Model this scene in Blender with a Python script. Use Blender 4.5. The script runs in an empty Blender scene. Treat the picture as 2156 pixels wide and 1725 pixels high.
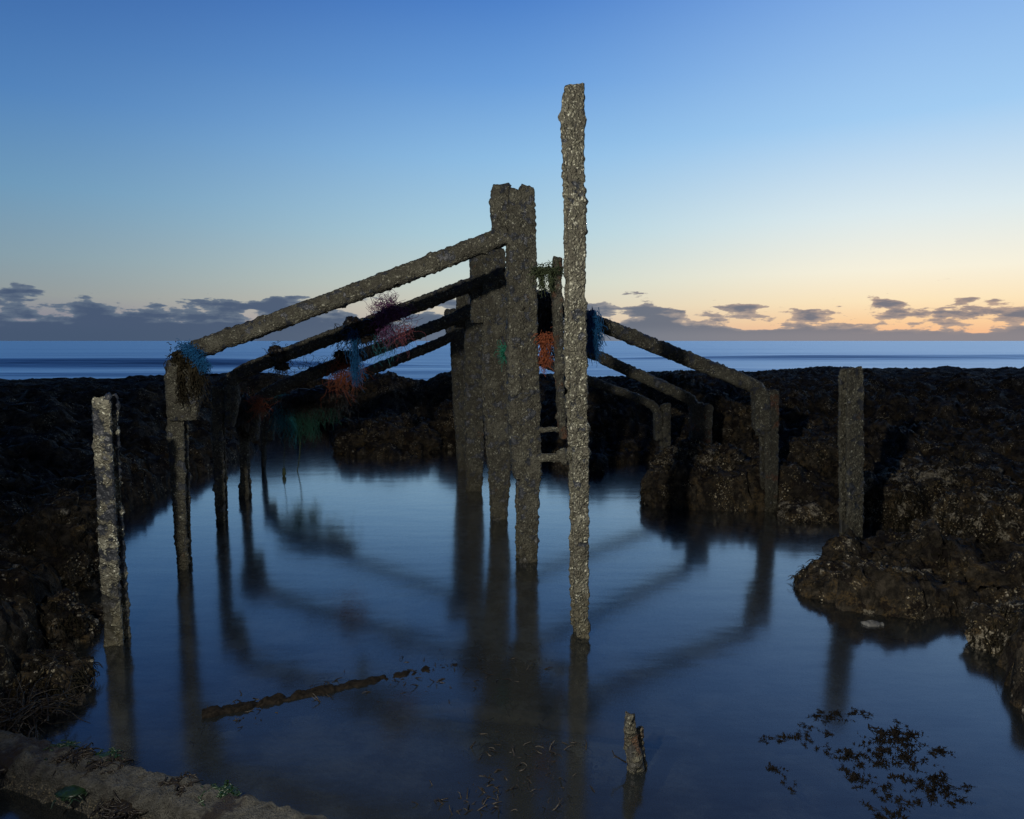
import bpy, bmesh, math, random
import numpy as np
from mathutils import Vector

# ------------------------------------------------------------------ scene, camera, sky, lamp
C = bpy.context.scene.collection
SC = bpy.context.scene
random.seed(7)
F = 24.0 / 36.0 * 2156.0
PITCH = math.atan((862.5 - 718.0) / F)
CH = 1.5
cam_d = bpy.data.cameras.new('camera')
cam_d.lens = 24.0; cam_d.sensor_width = 36.0
cam_d.clip_start = 0.05; cam_d.clip_end = 60000
cam = bpy.data.objects.new('camera', cam_d); C.objects.link(cam)
cam.location = (0, 0, CH); cam.rotation_euler = (math.pi / 2 - PITCH, 0, 0)
SC.camera = cam
SC.view_settings.view_transform = 'Standard'
SC.view_settings.look = 'None'
SC.view_settings.exposure = 0.0
SC.view_settings.gamma = 1.0


def lin(r, g, b):
    f = lambda c: (c / 255 / 12.92) if c / 255 <= 0.04045 else ((c / 255 + 0.055) / 1.055) ** 2.4
    return (f(r), f(g), f(b), 1.0)


class NT:
    """small helper for node trees"""
    def __init__(self, tree):
        self.t = tree; tree.nodes.clear()

    def n(self, typ, ins=None, **props):
        nd = self.t.nodes.new(typ)
        for k, v in props.items():
            setattr(nd, k, v)
        for k, v in (ins or {}).items():
            s = nd.inputs[k]
            if hasattr(v, 'is_output') or isinstance(v, bpy.types.NodeSocket):
                self.t.links.new(v, s)
            else:
                s.default_value = v
        return nd

    def math(self, op, a, b=0.0, c=0.0, clamp=False):
        return self.n('ShaderNodeMath', {0: a, 1: b, 2: c}, operation=op, use_clamp=clamp).outputs[0]

    def mix(self, f, a, b, mode='MIX'):
        nd = self.n('ShaderNodeMix', {0: f, 6: a, 7: b}, data_type='RGBA', blend_type=mode)
        return nd.outputs[2]

    def sstep(self, x, a, b, lo=0.0, hi=1.0):
        return self.n('ShaderNodeMapRange', {0: x, 1: a, 2: b, 3: lo, 4: hi}, interpolation_type='SMOOTHSTEP').outputs[0]

    def ramp(self, x, stops, interp='LINEAR'):
        nd = self.n('ShaderNodeValToRGB', {0: x}); cr = nd.color_ramp; cr.interpolation = interp
        while len(cr.elements) < len(stops): cr.elements.new(0.5)
        for e, (p, c) in zip(cr.elements, stops):
            e.position = p; e.color = c if len(c) == 4 else (*c, 1)
        return nd.outputs[0]

    def noise(self, vec, scale, detail=4.0, rough=0.55, dim='3D'):
        return self.n('ShaderNodeTexNoise', {'Vector': vec, 'Scale': scale, 'Detail': detail, 'Roughness': rough}, noise_dimensions=dim)


def make_sky():
    w = bpy.data.worlds.new('World'); SC.world = w; w.use_nodes = True
    k = NT(w.node_tree)
    d = k.n('ShaderNodeTexCoord').outputs['Generated']
    s = k.n('ShaderNodeSeparateXYZ', {0: d})
    x, y, z = s.outputs
    az = k.math('ARCTAN2', x, y)
    v = k.math('ABSOLUTE', z)
    # colours of a clear dusk sky: away from, across and towards the afterglow
    left = [(0.0, lin(118, 122, 140)), (0.03, lin(132, 132, 146)), (0.055, lin(142, 150, 152)), (0.10, lin(130, 155, 168)), (0.18, lin(106, 150, 184)), (0.28, lin(78, 127, 184)), (0.43, lin(48, 92, 160)), (0.6, lin(22, 46, 92)), (0.8, lin(10, 22, 48)), (1.0, lin(5, 12, 34))]
    mid = [(0.0, lin(200, 180, 168)), (0.045, lin(214, 205, 185)), (0.08, lin(206, 214, 202)), (0.15, lin(178, 210, 222)), (0.25, lin(144, 191, 230)), (0.34, lin(108, 160, 220)), (0.43, lin(78, 130, 202)), (0.6, lin(36, 70, 130)), (0.8, lin(13, 28, 62)), (1.0, lin(5, 12, 36))]
    right = [(0.0, lin(244, 176, 136)), (0.025, lin(252, 208, 158)), (0.05, lin(253, 229, 188)), (0.09, lin(248, 241, 220)), (0.16, lin(220, 234, 238)), (0.27, lin(162, 204, 242)), (0.43, lin(116, 162, 226)), (0.6, lin(52, 92, 166)), (0.8, lin(18, 38, 80)), (1.0, lin(6, 14, 38))]
    cl, cm, cr = k.ramp(v, left), k.ramp(v, mid), k.ramp(v, right)
    sky = k.mix(k.sstep(az, -0.75, 0.12), cl, cm)
    sky = k.mix(k.sstep(az, -0.05, 0.55), sky, cr)
    # the sky behind the camera, opposite the afterglow, is darker
    back = k.sstep(y, 0.25, -0.5)
    sky = k.mix(back, sky, k.mix(0.85, sky, lin(20, 26, 40)))
    # a bank of low cumulus along the horizon
    cv = k.n('ShaderNodeCombineXYZ', {0: k.math('MULTIPLY', az, 17.0), 1: k.math('MULTIPLY', v, 52.0), 2: 3.7}).outputs[0]
    n1 = k.noise(cv, 1.0, 9.0, 0.56).outputs[0]
    cv2 = k.n('ShaderNodeCombineXYZ', {0: k.math('MULTIPLY', az, 5.0), 1: k.math('MULTIPLY', v, 60.0), 2: 9.1}).outputs[0]
    n2 = k.noise(cv2, 1.3, 6.0, 0.6).outputs[0]
    nn = k.math('ADD', k.math('MULTIPLY', n1, 0.8), k.math('MULTIPLY', n2, 0.2))
    lowr = k.sstep(az, 0.22, 0.5, 0.0, 0.012)
    vv = k.math('ADD', v, lowr)
    th = k.ramp(vv, [(0.0, (0.14,) * 3), (0.016, (0.27,) * 3), (0.024, (0.445,) * 3), (0.042, (0.435,) * 3), (0.054, (0.52,) * 3), (0.068, (0.605,) * 3), (0.10, (0.665,) * 3), (0.15, (0.95,) * 3)])
    den = k.math('SUBTRACT', nn, th)
    cloud = k.sstep(den, 0.0, 0.04)
    thick = k.sstep(k.math('ADD', den, k.math('MULTIPLY', k.math('SUBTRACT', n2, 0.5), 0.25)), 0.0, 0.14)
    t_az = k.sstep(az, -0.6, 0.6)
    edge = k.ramp(t_az, [(0, lin(100, 114, 132)), (0.55, lin(138, 144, 150)), (1, lin(190, 164, 146))])
    core = k.ramp(t_az, [(0, lin(72, 88, 114)), (0.55, lin(98, 110, 126)), (1, lin(122, 120, 128))])
    ccol = k.mix(thick, edge, core)
    low = k.ramp(t_az, [(0, lin(70, 87, 112)), (0.6, lin(112, 122, 136)), (1, lin(140, 134, 138))])
    ccol = k.mix(k.sstep(v, 0.026, 0.004), ccol, low)
    sky = k.mix(cloud, sky, ccol)
    bg = k.n('ShaderNodeBackground', {'Color': sky, 'Strength': 1.0})
    k.n('ShaderNodeOutputWorld', {0: bg.outputs[0]})


make_sky()
# the photographer's hand lamp: it stands left of the camera and throws the pile shadows back to the right
ld = bpy.data.lights.new('hand_lamp', 'SPOT')
ld.energy = 640; ld.color = (1.0, 0.95, 0.85); ld.shadow_soft_size = 0.05
ld.spot_size = math.radians(102); ld.spot_blend = 0.75
lamp = bpy.data.objects.new('hand_lamp', ld); C.objects.link(lamp)
lamp.location = (-1.17, 0.0, 2.44)
lamp.rotation_euler = (Vector((0.95, 4.6, 1.10)) - Vector(lamp.location)).to_track_quat('-Z', 'Y').to_euler()


# ------------------------------------------------------------------ pixel helpers (photo at 2156 x 1725)
SP, CP = math.sin(PITCH), math.cos(PITCH)


def ray(px, py):
    a = (px - 1078.0) / F; b = (862.5 - py) / F
    return np.array([a, b * SP + CP, b * CP - SP])


def at(px, py, Y):
    r = ray(px, py); return np.array([0, 0, CH]) + r * (Y / r[1])


def ground(px, py, z=0.0):
    r = ray(px, py); return np.array([0, 0, CH]) + r * ((z - CH) / r[2])


# ------------------------------------------------------------------ numpy noise
def _h(ix, iy, iz, seed):
    h = (ix.astype(np.int64) * 374761393 + iy.astype(np.int64) * 668265263 + iz.astype(np.int64) * 2147483647 % 4294967296 + seed * 1274126177) & 0xFFFFFFFF
    h = ((h ^ (h >> 13)) * 1274126177) & 0xFFFFFFFF
    h = ((h ^ (h >> 16)) * 2246822519) & 0xFFFFFFFF
    h = h ^ (h >> 15)
    return (h & 0xFFFFFF) / float(0x1000000)


def vnoise(p, seed=0):
    i = np.floor(p); f = p - i; i = i.astype(np.int64)
    u = f * f * f * (f * (f * 6 - 15) + 10)
    r = 0
    for dx in (0, 1):
        wx = u[:, 0] if dx else 1 - u[:, 0]
        for dy in (0, 1):
            wy = u[:, 1] if dy else 1 - u[:, 1]
            for dz in (0, 1):
                wz = u[:, 2] if dz else 1 - u[:, 2]
                r = r + wx * wy * wz * _h(i[:, 0] + dx, i[:, 1] + dy, i[:, 2] + dz, seed)
    return r * 2 - 1


def fbm(p, o=4, seed=0, g=0.5):
    a, s, t = 1.0, 0, 0
    for k in range(o):
        s = s + a * vnoise(p * (2.03 ** k) + 17.3 * k, seed + k); t += a; a *= g
    return s / t


def ridged(p, o=4, seed=0):
    a, s, t = 1.0, 0, 0
    for k in range(o):
        s = s + a * (1 - 2 * np.abs(vnoise(p * (2.03 ** k) + 11.7 * k, seed + k))); t += a; a *= 0.5
    return s / t


def worley(p, seed=0):
    i = np.floor(p).astype(np.int64); f = p - i
    d1 = np.full(len(p), 9.0); d2 = np.full(len(p), 9.0); cid = np.zeros(len(p))
    for dx in (-1, 0, 1):
        for dy in (-1, 0, 1):
            for dz in (-1, 0, 1):
                a, b, c = i[:, 0] + dx, i[:, 1] + dy, i[:, 2] + dz
                q = np.stack([dx + _h(a, b, c, seed), dy + _h(a, b, c, seed + 1), dz + _h(a, b, c, seed + 2)], 1)
                d = np.sqrt(((q - f) ** 2).sum(1))
                n = d < d1
                d2 = np.where(n, d1, np.minimum(d2, d)); cid = np.where(n, _h(a, b, c, seed + 3), cid); d1 = np.where(n, d, d1)
    return d1, d2, cid


def sst(x, a, b):
    t = np.clip((x - a) / (b - a), 0, 1); return t * t * (3 - 2 * t)


# ------------------------------------------------------------------ materials
def new_mat(name):
    m = bpy.data.materials.new(name); m.use_nodes = True
    return m, NT(m.node_tree)


def finish(k, col, rough, bump=None, bstr=0.6, bdist=0.01, spec=0.4):
    ins = {'Base Color': col, 'Roughness': rough, 'Specular IOR Level': spec}
    if bump is not None:
        ins['Normal'] = k.n('ShaderNodeBump', {'Height': bump, 'Strength': bstr, 'Distance': bdist}).outputs[0]
    b = k.n('ShaderNodeBsdfPrincipled', ins)
    k.n('ShaderNodeOutputMaterial', {0: b.outputs[0]})


def barnacle_mat(name, base=1.0, bare=0.57, rust=0.66, pale=0.5, psize=13.0):
    m, k = new_mat(name)
    p = k.n('ShaderNodeNewGeometry').outputs['Position']
    warp = k.noise(p, 26.0, 2.0).outputs[1]
    pw = k.n('ShaderNodeVectorMath', {0: p, 1: k.n('ShaderNodeVectorMath', {0: warp, 'Scale': 0.03}, operation='SCALE').outputs[0]}, operation='ADD').outputs[0]
    vo = k.n('ShaderNodeTexVoronoi', {'Vector': pw, 'Scale': 80.0})
    vs = k.n('ShaderNodeTexVoronoi', {'Vector': p, 'Scale': 130.0})
    d, ds = vo.outputs['Distance'], vs.outputs['Distance']
    cell = k.n('ShaderNodeSeparateColor', {0: vo.outputs['Color']}).outputs[0]
    fine = k.noise(p, 210.0, 3.0, 0.6).outputs[0]
    med = k.noise(p, 20.0, 5.0, 0.62).outputs[0]
    big = k.noise(p, 5.5, 3.0, 0.5).outputs[0]
    body = k.ramp(cell, [(0, (0.055, 0.053, 0.038)), (0.5, (0.094, 0.091, 0.064)), (0.85, (0.132, 0.128, 0.092)), (0.95, (0.205, 0.20, 0.15)), (1, (0.35, 0.345, 0.275))])
    body = k.mix(k.sstep(d, 0.42, 0.72), body, (0.042, 0.039, 0.030, 1))
    body = k.mix(k.math('MULTIPLY', k.sstep(med, 0.56, 0.42), 0.7), body, (0.045, 0.041, 0.030, 1))
    body = k.mix(k.math('MULTIPLY', k.sstep(big, 0.5, 0.66), 0.35), body, (0.15, 0.145, 0.11, 1))
    # broken white shell rims
    ring = k.sstep(k.math('ABSOLUTE', k.math('SUBTRACT', d, 0.34)), 0.07, 0.02)
    white = k.math('MULTIPLY', k.math('MULTIPLY', ring, k.sstep(cell, 0.55, 0.62)), k.sstep(med, pale, pale + 0.12))
    body = k.mix(k.math('MULTIPLY', white, k.sstep(fine, 0.40, 0.58)), body, (0.46, 0.455, 0.37, 1))
    # mussel-dark patches where the crust has come away
    patch = k.sstep(k.noise(pw, psize, 5.0, 0.62).outputs[0], bare, bare + 0.03)
    body = k.mix(patch, body, (0.030 / base, 0.033 / base, 0.039 / base, 1))
    rn = k.sstep(k.noise(p, 6.0, 5.0, 0.6).outputs[0], rust, rust + 0.07)
    body = k.mix(k.math('MULTIPLY', rn, k.sstep(fine, 0.38, 0.6)), body, (0.12, 0.045, 0.018, 1))
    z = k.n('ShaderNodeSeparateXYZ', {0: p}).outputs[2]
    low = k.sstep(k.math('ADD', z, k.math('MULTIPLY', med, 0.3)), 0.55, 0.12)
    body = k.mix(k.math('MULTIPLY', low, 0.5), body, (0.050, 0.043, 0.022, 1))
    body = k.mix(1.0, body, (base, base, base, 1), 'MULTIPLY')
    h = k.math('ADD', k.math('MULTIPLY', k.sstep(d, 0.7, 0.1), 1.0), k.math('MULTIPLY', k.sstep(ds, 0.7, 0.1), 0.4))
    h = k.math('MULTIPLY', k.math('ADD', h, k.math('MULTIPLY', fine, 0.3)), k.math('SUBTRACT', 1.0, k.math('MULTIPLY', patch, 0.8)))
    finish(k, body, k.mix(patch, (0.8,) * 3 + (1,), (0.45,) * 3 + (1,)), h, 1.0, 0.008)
    return m


def rock_mat(name, speck=0.56, tint=1.0, chalk=2.0, warm=0.7):
    m, k = new_mat(name)
    p = k.n('ShaderNodeNewGeometry').outputs['Position']
    big = k.noise(p, 2.3, 5.0, 0.6).outputs[0]
    mid = k.noise(p, 17.0, 6.0, 0.65).outputs[0]
    fine = k.noise(p, 85.0, 5.0, 0.65).outputs[0]
    c = k.ramp(mid, [(0.33, (0.008, 0.007, 0.006)), (0.48, (0.028, 0.0235, 0.017)), (0.68, (0.070, 0.058, 0.042))])
    amber = k.math('MULTIPLY', k.sstep(k.noise(p, 11.0, 6.0, 0.66).outputs[0], 0.50, 0.60), k.sstep(fine, 0.40, 0.56))
    c = k.mix(k.math('MULTIPLY', amber, 0.75), c, (0.105 * warm, 0.072 * warm, 0.033 * warm, 1))
    c = k.mix(k.math('MULTIPLY', k.sstep(k.noise(p, 7.5, 5.0, 0.62).outputs[0], 0.545, 0.575), 0.85), c, (0.010, 0.0075, 0.007, 1))
    c = k.mix(k.math('MULTIPLY', k.sstep(big, 0.50, 0.60), 0.5), c, (0.014, 0.012, 0.010, 1))
    # encrusting shells and chalk showing through the weed
    z = k.n('ShaderNodeSeparateXYZ', {0: p}).outputs[2]
    region = k.sstep(k.noise(p, 5.0, 4.0, 0.6).outputs[0], speck - 0.03, speck + 0.07)
    vo = k.n('ShaderNodeTexVoronoi', {'Vector': k.n('ShaderNodeVectorMath', {0: p, 1: k.noise(p, 40.0, 2.0).outputs[1]}, operation='MULTIPLY_ADD').outputs[0] if False else p, 'Scale': 58.0})
    spot = k.math('MULTIPLY', k.sstep(fine, 0.50, 0.60), k.sstep(vo.outputs['Distance'], 0.62, 0.36))
    spot = k.math('MULTIPLY', spot, region)
    sc = k.ramp(k.n('ShaderNodeSeparateColor', {0: vo.outputs['Color']}).outputs[1], [(0.2, (0.10, 0.075, 0.035)), (0.6, (0.30, 0.24, 0.13)), (1.0, (0.62, 0.56, 0.42))])
    c = k.mix(spot, c, sc)
    ck = k.math('MULTIPLY', k.sstep(k.noise(p, 7.0, 6.0, 0.68).outputs[0], chalk, chalk + 0.035), k.sstep(mid, 0.40, 0.52))
    c = k.mix(ck, c, k.ramp(fine, [(0.35, (0.05, 0.043, 0.03)), (0.55, (0.26, 0.23, 0.17)), (0.7, (0.46, 0.43, 0.34))]))
    under = k.sstep(z, 0.0, -0.06)
    bed = k.ramp(k.noise(p, 4.2, 7.0, 0.62).outputs[0], [(0.38, (0.03, 0.03, 0.027)), (0.47, (0.16, 0.158, 0.142)), (0.54, (0.42, 0.42, 0.385)), (0.64, (0.68, 0.68, 0.62))])
    c = k.mix(under, c, bed)
    c = k.mix(1.0, c, (tint, tint, tint, 1), 'MULTIPLY')
    h = k.math('ADD', k.math('MULTIPLY', mid, 1.0), k.math('MULTIPLY', fine, 0.5))
    finish(k, c, k.sstep(fine, 0.4, 0.65, 0.55, 0.9), h, 1.0, 0.04, 0.12)
    return m


def plain_mat(name, c0, c1, rough=0.6, scale=40, spec=0.3, bump=0.4):
    m, k = new_mat(name)
    p = k.n('ShaderNodeNewGeometry').outputs['Position']
    n = k.noise(p, scale, 4.0, 0.6).outputs[0]
    finish(k, k.ramp(n, [(0.35, c0), (0.65, c1)]), rough, n, bump, 0.01, spec)
    return m


def pool_mat():
    m, k = new_mat('pool_water')
    p = k.n('ShaderNodeNewGeometry').outputs['Position']
    mp = k.n('ShaderNodeMapping', {'Vector': p, 'Scale': (0.8, 2.4, 1)}).outputs[0]
    n = k.noise(mp, 2.2, 3.0, 0.5).outputs[0]
    bump = k.n('ShaderNodeBump', {'Height': n, 'Strength': 0.06, 'Distance': 0.02}).outputs[0]
    fr = k.n('ShaderNodeFresnel', {'IOR': 1.60, 'Normal': bump}).outputs[0]
    fr = k.math('MINIMUM', k.math('MULTIPLY', k.math('POWER', fr, 1.25), 2.35), 0.95)
    gl = k.n('ShaderNodeBsdfGlossy', {'Color': (1, 1, 1, 1), 'Roughness': 0.13, 'Normal': bump})
    tr = k.n('ShaderNodeBsdfTransparent', {'Color': (0.72, 0.80, 0.82, 1)})
    silt = k.n('ShaderNodeBsdfDiffuse', {'Color': (0.052, 0.062, 0.064, 1)})
    body = k.n('ShaderNodeMixShader', {0: 0.20, 1: tr.outputs[0], 2: silt.outputs[0]})
    o = k.n('ShaderNodeMixShader', {0: fr, 1: body.outputs[0], 2: gl.outputs[0]})
    k.n('ShaderNodeOutputMaterial', {0: o.outputs[0]})
    return m


def sea_mat():
    m, k = new_mat('sea_water')
    p = k.n('ShaderNodeNewGeometry').outputs['Position']
    mp = k.n('ShaderNodeMapping', {'Vector': p, 'Scale': (0.035, 0.22, 1)}).outputs[0]
    n = k.noise(mp, 1.0, 5.0, 0.6).outputs[0]
    # unresolved chop shows the faces that lean towards the shore
    lean = k.n('ShaderNodeVectorMath', {0: k.n('ShaderNodeVectorMath', {0: k.n('ShaderNodeNewGeometry').outputs['Normal'], 1: (0.0, -0.14, 0.0)}, operation='ADD').outputs[0]}, operation='NORMALIZE').outputs[0]
    bump = k.n('ShaderNodeBump', {'Height': n, 'Strength': 0.45, 'Distance': 0.42, 'Normal': lean}).outputs[0]
    fr = k.n('ShaderNodeFresnel', {'IOR': 1.60, 'Normal': bump}).outputs[0]
    fr = k.math('MINIMUM', k.math('MULTIPLY', fr, 1.75), 0.92)
    gl = k.n('ShaderNodeBsdfGlossy', {'Color': (0.90, 0.93, 0.96, 1), 'Roughness': 0.30, 'Normal': bump})
    df = k.n('ShaderNodeBsdfDiffuse', {'Color': (0.03, 0.05, 0.09, 1)})
    o = k.n('ShaderNodeMixShader', {0: fr, 1: df.outputs[0], 2: gl.outputs[0]})
    k.n('ShaderNodeOutputMaterial', {0: o.outputs[0]})
    return m


M = {
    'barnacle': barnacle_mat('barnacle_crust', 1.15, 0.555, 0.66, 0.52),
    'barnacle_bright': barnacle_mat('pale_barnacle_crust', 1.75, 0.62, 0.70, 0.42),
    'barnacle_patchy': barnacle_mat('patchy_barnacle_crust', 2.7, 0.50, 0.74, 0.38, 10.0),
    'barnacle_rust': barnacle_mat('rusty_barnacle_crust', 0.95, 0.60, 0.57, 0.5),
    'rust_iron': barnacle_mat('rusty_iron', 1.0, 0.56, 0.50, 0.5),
    'rock': rock_mat('weedy_rock', 0.53, 1.3, 0.63, 0.8),
    'rock_shelly': rock_mat('shelly_rock', 0.45, 1.2, 0.54, 1.15),
    'weed': plain_mat('brown_seaweed', (0.006, 0.005, 0.004), (0.022, 0.016, 0.009), 0.45, 60, 0.4),
    'weed_mix': plain_mat('olive_seaweed', (0.010, 0.009, 0.005), (0.036, 0.029, 0.015), 0.75, 60, 0.15),
    'weed_dark': plain_mat('black_weed', (0.004, 0.0035, 0.003), (0.015, 0.012, 0.009), 0.85, 60, 0.08),
    'weed_green': plain_mat('green_seaweed', (0.004, 0.014, 0.004), (0.012, 0.036, 0.009), 0.42, 60, 0.6),
    'blue': plain_mat('blue_rope_fibre', (0.005, 0.06, 0.16), (0.012, 0.13, 0.32), 0.7, 90),
    'teal': plain_mat('turquoise_net_fibre', (0.012, 0.13, 0.17), (0.04, 0.30, 0.34), 0.7, 90),
    'orange': plain_mat('orange_net_fibre', (0.16, 0.045, 0.018), (0.38, 0.11, 0.045), 0.7, 90),
    'green': plain_mat('green_net_fibre', (0.014, 0.060, 0.040), (0.034, 0.145, 0.09), 0.7, 90),
    'mint': plain_mat('bright_green_net_fibre', (0.02, 0.16, 0.10), (0.04, 0.30, 0.19), 0.7, 90),
    'olive': plain_mat('mossy_rope_fibre', (0.03, 0.045, 0.022), (0.09, 0.11, 0.05), 0.8, 90),
    'purple': plain_mat('purple_rope_fibre', (0.09, 0.03, 0.09), (0.22, 0.09, 0.20), 0.7, 90),
    'pink': plain_mat('faded_red_rope_fibre', (0.17, 0.04, 0.05), (0.36, 0.12, 0.13), 0.7, 90),
    'white': plain_mat('pale_rope_fibre', (0.22, 0.21, 0.20), (0.42, 0.40, 0.38), 0.7, 90),
    'plank': plain_mat('waterlogged_timber', (0.20, 0.16, 0.11), (0.42, 0.35, 0.25), 0.7, 25),
    'pebble': plain_mat('pale_chalk', (0.09, 0.09, 0.085), (0.16, 0.16, 0.15), 0.6, 30),
    'pool': pool_mat(), 'sea': sea_mat(),
}


def beam_mat():
    m, k = new_mat('weathered_concrete')
    p = k.n('ShaderNodeNewGeometry').outputs['Position']
    n = k.noise(p, 28.0, 6.0, 0.65).outputs[0]; f = k.noise(p, 180.0, 4.0, 0.6).outputs[0]; b = k.noise(p, 6.0, 4.0, 0.6).outputs[0]
    c = k.ramp(n, [(0.3, (0.030, 0.028, 0.021)), (0.5, (0.076, 0.073, 0.060)), (0.7, (0.125, 0.120, 0.100))])
    c = k.mix(k.sstep(b, 0.54, 0.62), c, (0.022, 0.017, 0.015, 1))
    z = k.n('ShaderNodeSeparateXYZ', {0: p}).outputs[2]
    sp = k.math('MULTIPLY', k.sstep(f, 0.54, 0.64), k.sstep(z, 0.09, 0.02))
    c = k.mix(k.sstep(f, 0.46, 0.36), c, (0.030, 0.027, 0.021, 1))
    c = k.mix(sp, c, (0.34, 0.28, 0.17, 1))
    finish(k, c, 0.6, k.math('ADD', n, k.math('MULTIPLY', f, 0.8)), 1.0, 0.02)
    return m


M['beam'] = beam_mat()


# ------------------------------------------------------------------ mesh builders
def link(name, verts, faces, mat, parent=None, smooth=True):
    me = bpy.data.meshes.new(name)
    me.from_pydata([tuple(map(float, v)) for v in verts] if not isinstance(verts, np.ndarray) else verts.tolist(), [], faces if not isinstance(faces, np.ndarray) else faces.tolist())
    me.update()
    if smooth:
        me.polygons.foreach_set('use_smooth', [True] * len(me.polygons))
    o = bpy.data.objects.new(name, me); C.objects.link(o)
    me.materials.append(mat)
    if parent is not None:
        o.parent = parent
    return o


def tag(o, label, cat, group=None):
    o['label'] = label; o['category'] = cat
    if group: o['group'] = group
    return o


def empty(name, loc, label, cat, group=None):
    o = bpy.data.objects.new(name, None); C.objects.link(o); o.location = tuple(map(float, loc))
    return tag(o, label, cat, group)


def recenter(o, loc):
    """move a mesh's origin to loc, keeping its world shape"""
    loc = Vector(tuple(map(float, loc)))
    me = o.data; n = len(me.vertices)
    a = np.empty(n * 3, dtype=np.float32); me.vertices.foreach_get('co', a)
    a = a.reshape(-1, 3) - np.array(loc, dtype=np.float32); me.vertices.foreach_set('co', a.ravel()); me.update()
    if o.parent is None: o.location = loc
    return o


def crust(P, N, seed, amp=1.0, lumps=1.0):
    """offset of barnacle-grown surface points P along normals N"""
    d1, d2, cid = worley(P / 0.017, seed)
    b = np.clip(1 - d1 * 1.25, 0, 1) * (0.4 + 0.6 * cid) * 0.008
    b += fbm(P / 0.06, 3, seed + 5) * 0.006
    e1, e2, eid = worley(P / 0.06, seed + 9)
    b += np.clip(0.55 - e1, 0, 1) * (eid > 0.70) * 0.050 * lumps
    g1, g2, gid = worley(P / 0.034, seed + 15)
    b += np.clip(0.6 - g1, 0, 1) * (gid > 0.5) * 0.016
    b -= sst(fbm(P / 0.05, 3, seed + 20), 0.28, 0.42) * 0.008
    return P + N * (b * amp)[:, None]


def section(kind, w, t):
    """closed outline in (u, v); u across the face, v in depth; w, t half sizes"""
    if kind == 'H':
        ft = min(0.022, t * 0.42); web = min(0.016, w * 0.35)
        return [(-w, -t), (w, -t), (w, -t + ft), (web, -t + ft), (web, t - ft), (w, t - ft), (w, t), (-w, t), (-w, t - ft), (-web, t - ft), (-web, -t + ft), (-w, -t + ft)]
    c = min(w, t) * 0.3
    return [(-w + c, -t), (w - c, -t), (w, -t + c), (w, t - c), (w - c, t), (-w + c, t), (-w, t - c), (-w, -t + c)]


def resample(poly, n_per):
    out, nor = [], []
    m = len(poly)
    for i in range(m):
        a = np.array(poly[i]); b = np.array(poly[(i + 1) % m]); e = b - a
        L = np.hypot(*e); nn = np.array([e[1], -e[0]]) / max(L, 1e-9)
        for j in range(n_per[i]):
            tt = (j + 0.5) / n_per[i]
            out.append(a + e * tt); nor.append(nn)
    return np.array(out), np.array(nor)


def shaft_mesh(profile, Y, thick, kind='H', step=0.009, seed=0, bottom=None, amp=1.0, lumps=1.0, yaw=0.17, jag=0.02, inset=0.012):
    """upright member: profile rows are (py, left px, right px) at depth Y"""
    rows = []
    for (py, l, r) in profile:
        a, b = at(l, py, Y), at(r, py, Y)
        rows.append((a[2], (a[0] + b[0]) / 2, max(0.012, (b[0] - a[0]) / 2 - inset)))
    rows.sort()
    if bottom is not None and rows[0][0] > bottom:
        rows.insert(0, (bottom, rows[0][1] - (rows[-1][1] - rows[0][1]) / (rows[-1][0] - rows[0][0]) * (rows[0][0] - bottom) * 0.3, rows[0][2]))
    rows = np.array(rows)
    z0, z1 = rows[0, 0], rows[-1, 0]
    zs = np.linspace(z0, z1, max(4, int((z1 - z0) / step)))
    xs = np.interp(zs, rows[:, 0], rows[:, 1]); ws = np.interp(zs, rows[:, 0], rows[:, 2])
    wm = float(ws.mean())
    base = section(kind, wm, thick)
    n_per = [max(1, int(round(np.hypot(base[(i + 1) % len(base)][0] - base[i][0], base[(i + 1) % len(base)][1] - base[i][1]) / step))) for i in range(len(base))]
    cy, sy = math.cos(yaw), math.sin(yaw)
    V, N = [], []
    for z, x, w in zip(zs, xs, ws):
        q, nn = resample(section(kind, w, thick), n_per)
        V.append(np.stack([x + q[:, 0] * cy - q[:, 1] * sy, Y + thick + q[:, 0] * sy + q[:, 1] * cy, np.full(len(q), z)], 1))
        N.append(np.stack([nn[:, 0] * cy - nn[:, 1] * sy, nn[:, 0] * sy + nn[:, 1] * cy, np.zeros(len(q))], 1))
    nr, ns = len(V), len(V[0])
    V = np.concatenate(V); N = np.concatenate(N)
    P = crust(V, N, seed, amp, lumps)
    ends = sst(V[:, 2], z1 - 0.10, z1)
    P[:, 2] += ends * fbm(V * np.array([14, 14, 0]) + 3.1, 3, seed + 40) * jag * 2.0
    # ragged, slightly rounded ends
    ctr = np.array([xs[-1], Y + thick])
    sh = sst(V[:, 2], z1 - 0.02, z1) * 0.12
    P[:, :2] = P[:, :2] * (1 - sh[:, None]) + ctr * sh[:, None]
    i = np.arange(nr - 1)[:, None] * ns; j = np.arange(ns)[None, :]; jn = (j + 1) % ns
    Fc = np.stack([i + j, i + jn, i + ns + jn, i + ns + j], -1).reshape(-1, 4).tolist()
    Fc.append(list(range((nr - 1) * ns, nr * ns)))
    Fc.append(list(range(ns - 1, -1, -1)))
    return P, Fc


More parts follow.
